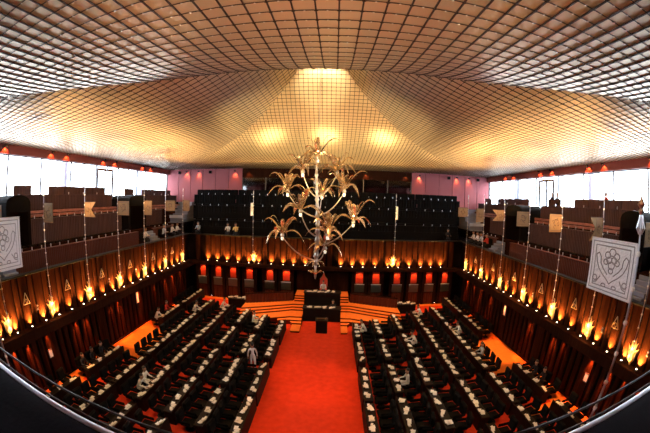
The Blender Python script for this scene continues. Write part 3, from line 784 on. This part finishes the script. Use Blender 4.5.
# ---------------------------------------------------------------- palm chandelier
cx0, cy0 = 0.0, YC
ch = thing('chandelier', 'large copper and silver palm-tree chandelier hanging over the chamber', 'chandelier', (cx0, cy0, 0), 0)
obj('cable', MB().tube([(0,0,11.9),(0,0,19.6)], .015, 6), 'chrome', ch)
obj('ceiling_rose', MB().lathe([(.02,19.55),(.2,19.6),(.2,19.7)], n=12), 'chrome', ch)
tr = []
for k in range(53):
    q = k/52; tr.append((.06*math.sin(q*5), .05*math.cos(q*4), 6.5 + q*5.2))
fixn(obj('trunk', MB().tube(tr, [(.125-.0011*k)*(1 if k % 4 else 1.28)*(1-.09*(k % 4)) for k in range(53)], 10), 'trunk', ch, True))
def frond_mb(L, w, droop, rise):
    m = MB(); rings = []
    N = 10
    for i in range(N+1):
        q = i/N
        x = L*(q*.96) ; z = rise*L*math.sin(q*PI*.62) - droop*L*q*q*q
        ww = w*(math.sin(PI*min(1,.08+.92*q))**.7)*(1-.25*q) + .004
        if 0 < i < N and i % 2: ww *= .78
        rings.append([(x,-ww,z-.32*ww),(x,0,z+.012),(x,ww,z-.32*ww),(x,0,z-.012)])
    return m.loft(rings, True)
crowns = [(-.02,2.14,0,.95),(-.71,1.41,-.2,.9),(.95,1.44,.1,.95),(-1.48,.44,.2,.95),(1.30,.50,-.3,1.0),(-.74,-.5,-.5,1.05),(1.8,-.98,.1,1.0),(-1.68,-1.72,0,1.05),(.56,-1.57,-.45,.95),(.45,-2.35,.2,.8),(.2,.35,.8,.9)]
for k, (x, z, y, L) in enumerate(crowns):
    Z = CAMZ + z
    c = obj('palm_crown', MB().lathe([(.03,-.16),(.09,-.13),(.10,-.05),(.06,.03),(.04,.10)], n=10), 'trunk', ch, True); c.location = (x, y, Z)
    # curved stem back to the trunk
    if k:
        zb = min(max(Z-1.3, 6.7), 10.8)
        pts = []
        for i in range(9):
            q = i/8; pts.append((x*(q**.8), y*(q**.8), zb + (Z-.14-zb)*q + .35*math.sin(q*PI)*(-.5)))
        fixn(obj('stem', MB().tube(pts, [.038-.018*i/8 for i in range(9)], 7), 'trunk', ch, True))
    n = 8
    rr = random.Random(k*11+1)
    for i in range(n):
        a = 2*PI*i/n + rr.uniform(-.2,.2) + k
        up = i % 3 == 0
        m = frond_mb(L*rr.uniform(.95,1.2), .16*rr.uniform(.85,1.15), rr.uniform(.05,.25) if up else rr.uniform(.45,.8), rr.uniform(.75,1.0) if up else rr.uniform(.30,.5))
        m.xf(Matrix.Rotation(a,4,'Z'))
        fixn(obj('frond', m, 'frond', c))
    tf = MB()
    for i in range(4):
        m = frond_mb(L*rr.uniform(.5,.72), .10, .08, rr.uniform(1.1,1.7)); m.xf(Matrix.Rotation(2*PI*i/4 + k*.7, 4, 'Z')); tf.add(m.v, m.f)
    fixn(obj('leaf_tuft', tf, 'frond', c))
    cup = MB().lathe([(.02,-.32),(.055,-.31),(.075,-.22),(.06,-.16)], n=10); obj('lamp_cup', cup, 'cup', c)
    if k % 2 == 0: point('crown_lamp', (x*1.0, y-.15+cy0, Z+.22), 9, (1,.66,.28), .05)
lw = obj('lower_rosette', MB().lathe([(.02,5.75),(.06,5.9),(.05,6.2),(.07,6.5)], n=10), 'trunk', ch, True)
for i in range(9):
    m = frond_mb(.42,.06,.1,.55); m.xf(Matrix.Rotation(2*PI*i/9,4,'Z')); m.xf(Matrix.Translation((0,0,5.95)))
    fixn(obj('frond', m, 'frond', lw))
    m = frond_mb(.5,.05,.5,.35); m.xf(Matrix.Rotation(2*PI*i/9+.3,4,'Z')); m.xf(Matrix.Translation((0,0,6.55)))
    fixn(obj('frond', m, 'frond', lw))

# ---------------------------------------------------------------- parapet in front of the viewer
PZ = CAMZ - .5
pp = thing('parapet', 'black padded parapet rail curving across the bottom corners', 'railing', (.811, .405, PZ), 0)
Lp = 15
prof = [(.0,-.30),(.0,-.045),(-.006,-.022),(-.02,-.005),(-.04,.004),(-.07,.006),(-.12,.002),(-.5,-.03),(-1.3,-.05),(-1.36,-.10),(-1.36,-.6),(-.05,-.6)]
fixn(obj('padded_top', MB().loft([[(-Lp, a, b) for a, b in prof], [(Lp, a, b) for a, b in prof]], True), 'rail', pp, True))
obj('seam', MB().box(-.93,-.92,-.6,-.06,-.008,.004), 'seam', pp)
obj('ledge', MB().box(-Lp,Lp,0,.07,-.30,-.10), 'rail', pp)
obj('edge_piping', MB().tube([(-Lp,-.022,-.004),(Lp,-.022,-.004)], .011, 10), 'piping', pp, True)  # added tube stands in for the highlight streak on the rounded edge
for dy, dz in ((.055, 0), (.035, -.04)):
    obj('rail', MB().tube([(-Lp,dy,dz-.004),(Lp,dy,dz-.004)], .0038, 8), 'darkmetal' if dz == 0 else 'mullion', pp)
for k in range(13):
    xx = -12 + 2*k; obj('post', MB().box(xx-.004, xx+.004, .051, .059, -.1, 0), 'mullion', pp)

# ---------------------------------------------------------------- people
def skin_mesh(name, nodes, edges, root, mats, assign, levels=1):
    me = bpy.data.meshes.new(name); me.from_pydata([n[0] for n in nodes], edges, []); me.update()
    o = bpy.data.objects.new(name, me); COL.objects.link(o)
    mod = o.modifiers.new('skin', 'SKIN'); mod.use_smooth_shade = True
    for i, n in enumerate(nodes):
        me.skin_vertices[0].data[i].radius = (n[1], n[2] if len(n) > 2 else n[1])
    for i in root: me.skin_vertices[0].data[i].use_root = True
    o.modifiers.new('sub', 'SUBSURF').levels = levels; o.modifiers['sub'].render_levels = levels
    bpy.context.view_layer.update()
    ev = o.evaluated_get(bpy.context.evaluated_depsgraph_get()); nm = bpy.data.meshes.new_from_object(ev)
    bpy.data.objects.remove(o)
    for m in mats: nm.materials.append(M[m])
    for p in nm.polygons:
        p.material_index = assign(p.center); p.use_smooth = True
    nm.name = name
    return nm
def person_mesh(pose, shirt, trousers):
    N = []; Ed = []
    def add(p, r, r2=None, par=None):
        N.append((p, r, r2 or r)); i = len(N)-1
        if par is not None: Ed.append((par, i))
        return i
    roots = []
    if pose == 'stand':
        hip, y0, lean = .92, 0, 0
    else:
        hip, y0, lean = .60, 0, (.10 if pose == 'sit' else .30)
    pel = add((0,0,hip), .13, .10); roots.append(pel)
    wst = add((lean*.3,0,hip+.18), .125, .095, pel)
    cst = add((lean*.7,0,hip+.36), .15, .105, wst)
    shc = add((lean*.95,0,hip+.50), .11, .08, cst)
    nk = add((lean*1.1,0,hip+.58), .052, None, shc)
    h1 = add((lean*1.2+.012,0,hip+.655), .088, .095, nk); h2 = add((lean*1.3+.010,0,hip+.76), .108, .112, h1); h3 = add((lean*1.35+.0,0,hip+.845), .085, .085, h2)
    add((lean*1.25+.115,0,hip+.715), .016, .02, h2)      # nose
    hands = []
    for s in (-1, 1):
        sh = add((lean*.9,s*.18,hip+.47), .062, None, shc)
        add((lean*1.28-.01,s*.098,hip+.74), .014, .024, h2)   # ears
        if pose == 'stand':
            el = add((-.02,s*.25,hip+.20), .046, None, sh); wr = add((.06,s*.26,hip-.04), .032, None, el); pa = add((.09,s*.26,hip-.12), .038, .022, wr); dr = Vector((.1,0,-1))
        else:
            el = add((lean*.9+.10,s*.24,hip+.24), .046, None, sh); wr = add((lean+.34,s*.16,hip+.25), .032, None, el); pa = add((lean+.42,s*.14,hip+.25), .038, .022, wr); dr = Vector((1,0,-.15))
        hands.append((N[pa][0], dr.normalized(), s))
        hj = add((0.0,s*.09,hip-.03), .10, None, pel)
        if pose == 'stand':
            st = .12*s
            kn = add((.03+st*.6,s*.10,.49), .065, None, hj); an = add((st-.02,s*.10,.09), .042, None, kn); add((st+.13,s*.11,.035), .04, .03, an)
        else:
            kn = add((.42,s*.12,hip-.02), .07, None, hj); an = add((.44,s*.12,.09), .042, None, kn); add((.58,s*.13,.035), .04, .03, an)
    for p, d, s in hands:                                # five fingers, each its own short chain
        side = Vector((0,1,0)); p = Vector(p)
        for k, (o, l) in enumerate([(-.027,.065),(-.009,.078),(.009,.082),(.027,.072)]):
            a = p + side*o; i = add(tuple(a), .010); roots.append(i)
            j = add(tuple(a + d*(.03+l*.5)), .0095, None, i); add(tuple(a + d*(.03+l*.85) + Vector((0,0,-.02))), .008, None, j)
        a = p + side*(-s*.025); i = add(tuple(a), .011); roots.append(i)
        j = add(tuple(a + side*(-s*.03) + d*.02), .0105, None, i); add(tuple(a + side*(-s*.04) + d*.055), .009, None, j)
    def assign(c):
        if c.z > hip + .56: return 0
        if pose == 'stand':
            if c.z < hip-.02 and abs(c.y) > .20: return 0
            if c.z < .07: return 2
            return 1 if c.z > (hip-.35 if shirt == 'white' else hip-.02) else 2
        if c.x > lean + .36 and c.z > hip + .17: return 0
        return 1 if c.z > hip + .06 and not (c.x > .25 and c.z < hip+.12) else 2
    return skin_mesh('body', N, Ed, roots, ['skin', shirt, trousers], assign), (lean*1.3, hip+.78)
PM = {}
_e = obj('eye', MB().ball((0,0,0), .012, 8, 5), 'hair'); EYE = _e.data; bpy.data.objects.remove(_e)
_e = obj('mouth', MB().rbox(-.008,.008,-.025,.025,-.006,.006,.004), 'redcloth'); MOUTH = _e.data; bpy.data.objects.remove(_e)
def person(pose, shirt, trousers, loc, rz, label, group=None):
    key = (pose, shirt, trousers)
    if key not in PM: PM[key] = person_mesh(*key)
    me, (hx, hz) = PM[key]
    t = thing('person', label, 'person', loc, rz, group)
    o = bpy.data.objects.new('body', me); COL.objects.link(o); o.parent = t
    if 'hair' not in PM:
        b = MB().lathe([(.080,.028),(.099,.03),(.098,.055),(.088,.085),(.062,.112),(.03,.124),(.004,.127)], n=14).lathe([(.02,-.075),(.045,-.06),(.054,-.01),(.060,.03),(.04,.04)], (-.052,0,0), 12); PM['hair'] = obj('hair', b, 'hair', None, True); hm = PM['hair'].data; bpy.data.objects.remove(PM['hair']); PM['hair'] = hm
    h = bpy.data.objects.new('hair', PM['hair']); COL.objects.link(h); h.parent = t; h.location = (hx-.008, 0, hz-.005)
    for sy in (-1, 1):
        e = bpy.data.objects.new('eye', EYE); COL.objects.link(e); e.parent = t; e.location = (hx+.086, sy*.033, hz-.02)
    e = bpy.data.objects.new('mouth', MOUTH); COL.objects.link(e); e.parent = t; e.location = (hx+.078, 0, hz-.095)
    return t
TAKEN = set()
def at_seat(s, r, y, shirt, label, pose='sit', tr='white'):
    y = min((q for q in SEATS if q[0] == s and q[1] == r and q not in TAKEN), key=lambda q: abs(q[2]-y))[2]; TAKEN.add((s, r, y))
    person(pose, shirt, tr, (s*(ROWX[r]+.70), y, 0), PI if s > 0 else 0, label)
person('stand', 'white', 'white', (-3.45, 15.65, 0), 1.9, 'person in long white dress walking between the first two left desk rows')
at_seat(-1, 3, 10.9, 'white', 'person in white bending over papers, fourth left desk row near the railing', 'lean')
at_seat(-1, 3, 11.8, 'white', 'person in white sitting beside the bending one, fourth left desk row', 'sit')
at_seat(-1, 4, 22.0, 'white', 'person in white seated in the fifth left desk row towards the far wall', 'lean')
at_seat(-1, 5, 21.2, 'redshirt', 'person in red seated at the left outermost desk row', 'sit', 'darkcloth')
at_seat(-1, 5, 20.3, 'white', 'person in white seated next to the person in red at the left wall', 'lean')
at_seat(-1, 1, 21.8, 'white', 'person in white seated near the dais, second left desk row', 'sit')
at_seat(-1, 3, 24.1, 'white', 'person in white at the far end of the fourth left desk row', 'lean')
at_seat(1, 0, 21.0, 'white', 'person in white at the far end of the desk row right of the carpet', 'lean')
at_seat(1, 2, 18.4, 'white', 'person in white leaning over the desk, third right desk row', 'lean')
at_seat(1, 4, 19.6, 'white', 'person in white seated in the fifth right desk row', 'lean')
at_seat(1, 4, 16.2, 'bluecloth', 'person in pale blue seated in the fifth right desk row by the orange floor', 'sit', 'darkcloth')
at_seat(1, 3, 25.2, 'white', 'person in white behind the far end of the fourth right desk row', 'lean')
at_seat(1, 1, 14.0, 'white', 'person in white seated in the second right desk row mid-way', 'sit')
for i, (s, r, y) in enumerate([(-1,5,13.0),(-1,5,12.1),(-1,5,11.3),(1,5,13.0),(1,5,12.2)]):
    at_seat(s, r, y, 'darkcloth', f'person in dark clothes seated at the {SIDE[s]} outermost desk row, {ORD[i % 3]} from its far end', 'sit', 'darkcloth')
person('sit', 'white', 'darkcloth', (.12, 27.15, 1.22), -PI/2, 'person in white seated in the speaker\'s chair')
person('sit', 'darkcloth', 'darkcloth', (1.0, 24.95, .15), -PI/2, 'person in dark clothes seated behind the clerks\' desk at its right end')
# gallery visitors
for i, (x, y, z, rz, sh, lb) in enumerate([
    (-9.2, 28.95, 5.95, -PI/2, 'white', 'visitor in white on the far gallery, nearer the left corner'),
    (-8.4, 28.95, 5.95, -PI/2, 'yellow', 'visitor in yellow on the far gallery beside one in white'),
    (-12.4, 28.95, 5.95, -PI/2, 'bluecloth', 'visitor in pale blue at the left end of the far gallery'),
    (-13.55, 27.2, 5.95, 0, 'white', 'visitor in white in the far left corner of the side gallery'),
    (-13.6, 26.2, 5.95, 0, 'white', 'visitor in white second from the far left corner of the side gallery'),
    (-13.6, 24.6, 5.95, 0, 'bluecloth', 'visitor in pale blue third from the far left corner, side gallery'),
    (-13.6, 21.5, 5.95, 0, 'white', 'visitor in white at the foot of the left gallery steps'),
    (11.9, 28.95, 5.95, -PI/2, 'darkcloth', 'visitor in dark clothes at the right end of the far gallery'),
    (13.55, 27.2, 5.95, PI, 'white', 'visitor in white nearest the far right corner of the side gallery'),
    (13.6, 26.3, 5.95, PI, 'white', 'visitor in white second from the far right corner, side gallery'),
    (13.6, 25.5, 5.95, PI, 'bluecloth', 'visitor in pale blue third from the far right corner, side gallery'),
    (13.6, 24.4, 5.95, PI, 'redshirt', 'visitor in red at the foot of the right gallery steps')]):
    if abs(x) > 13: x = math.copysign(14.0, x)
    else: y = 29.1
    zz = 5.85
    person('sit', sh, 'darkcloth', (x, y, zz), rz, lb, 'visitors seated in the galleries')
    fx, fy = math.cos(rz), math.sin(rz)
    put(pc, (x+.02*fx, y+.02*fy, zz), rz, 'black chair under the ' + lb.replace('side gallery', 'gallery').replace(' of the side', ' of the'), 'gallery chairs')
person('stand', 'darkcloth', 'darkcloth', (18.2, 20.6, 9.2), PI, 'person in dark clothes standing at the right glazed door')
person('stand', 'bluecloth', 'darkcloth', (18.2, 19.9, 9.2), PI, 'person in pale blue standing beside the right glazed door')
person('stand', 'redshirt', 'darkcloth', (18.2, 14.2, 9.2), PI, 'person in red standing at the right windows behind the bench row')

# ---------------------------------------------------------------- lights
WARM = (1.0, .60, .25)
RED = (1.0, .42, .12)
# unseen spots over the carpet, the dais and the entrances
spot('carpet_spot', (0, 13.2, 12.6), (0.3, 15.5, 0), 3700, RED, 34, .8, .2)
spot('carpet_spot', (0, 11.0, 12.6), (0.3, 10.5, 0), 2700, RED, 40, .8, .2)
for s in (-1, 1):
    spot('dais_spot', (s*4.5, 19.0, 13.0), (s*3.4, 25.0, .5), 3600, (1, .52, .18), 34, .6, .2)
    spot('entrance_spot', (s*11.0, 16.8, 12.5), (s*12.4, 17.3, 0), 9000, (1, .45, .12), 20, .5, .1)
    spot('entrance_spot', (s*11.0, 10.2, 12.5), (s*12.4, 10.2, 0), 7000, (1, .45, .12), 14, .5, .1)
    spot('corner_spot', (s*9.0, 24.0, 12.5), (s*9.4, 27.0, 0), 4500, (1, .42, .12), 26, .6, .1)
    for y in (8.0, 14.5, 21.0):
        spot('bench_spot', (s*7.0, y, 12.9), (s*7.0, y+.4, 0), 1250, (1, .72, .42), 62, .8, .25)  # added wash over the desks, no fixture
    for y in (10.7, 17.5, 23.9):
        spot('vault_uplight', (s*12.2, y, 6.6), (s*12.6, 15.5+(y-15.5)*.8, 14.0), 7400, WARM, 96, .9, .3)  # added unseen fill in mid-air, warms the side slopes of the ceiling
for x in (-11, -5.5, 0, 5.5, 11):
    spot('vault_uplight', (x, 27.3, 6.6), (x*.85, 26.0, 14.0), 1900, (1, .66, .26), 100, 1.0, .3)  # added fill below the far slope, no fixture
for s in (-1, 1):
    spot('vault_flood', (s*4.0, 4.0, 7.0), (s*2.5, 25.0, 14.4), 23000, (1, .70, .30), 38, .8, .3)
spot('vault_flood', (0, 7.0, 8.0), (0, 18.0, 16.6), 12000, (1, .76, .40), 16, .7, .3)
spot('vault_uplight', (0, 5.0, 6.0), (0, 7.0, 14.0), 1300, (1, .60, .36), 110, .9, .3)  # added fill for the near slope, no fixture
w = bpy.data.worlds.new('daylight'); S.world = w; w.use_nodes = True
bg = w.node_tree.nodes['Background']; bg.inputs['Color'].default_value = (.86, .93, 1.0, 1); bg.inputs['Strength'].default_value = 17.0

# ---------------------------------------------------------------- camera: full-frame fisheye
cd = bpy.data.cameras.new('camera'); co = bpy.data.objects.new('camera', cd); COL.objects.link(co); S.camera = co
cd.type = 'PANO'; cd.panorama_type = 'FISHEYE_EQUISOLID'
cd.sensor_fit = 'HORIZONTAL'; cd.sensor_width = 36.0; cd.sensor_height = 24.0
cd.fisheye_lens = 318.4/650*36.0; cd.fisheye_fov = PI
yaw, pit, rol = .026, -.052, .026
fwd = Vector((-math.sin(yaw)*math.cos(pit), math.cos(yaw)*math.cos(pit), math.sin(pit)))
r0 = Vector((math.cos(yaw), math.sin(yaw), 0)); u0 = r0.cross(fwd)
rr = math.cos(rol)*r0 + math.sin(rol)*u0; uu = -math.sin(rol)*r0 + math.cos(rol)*u0
mw = Matrix((( rr.x, uu.x, -fwd.x, .811), (rr.y, uu.y, -fwd.y, 0), (rr.z, uu.z, -fwd.z, CAMZ), (0,0,0,1)))
co.matrix_world = mw
cd.clip_start = .01; cd.clip_end = 300

S.view_settings.view_transform = 'Standard'; S.view_settings.look = 'None'; S.view_settings.gamma = 1.0; S.view_settings.use_curve_mapping = False
S.view_settings.exposure = 0.0
S.cycles.max_bounces = 6; S.cycles.diffuse_bounces = 3; S.cycles.glossy_bounces = 3; S.cycles.transparent_max_bounces = 8
S.cycles.sample_clamp_indirect = 4.0; S.cycles.use_denoising = True; S.cycles.use_light_tree = True
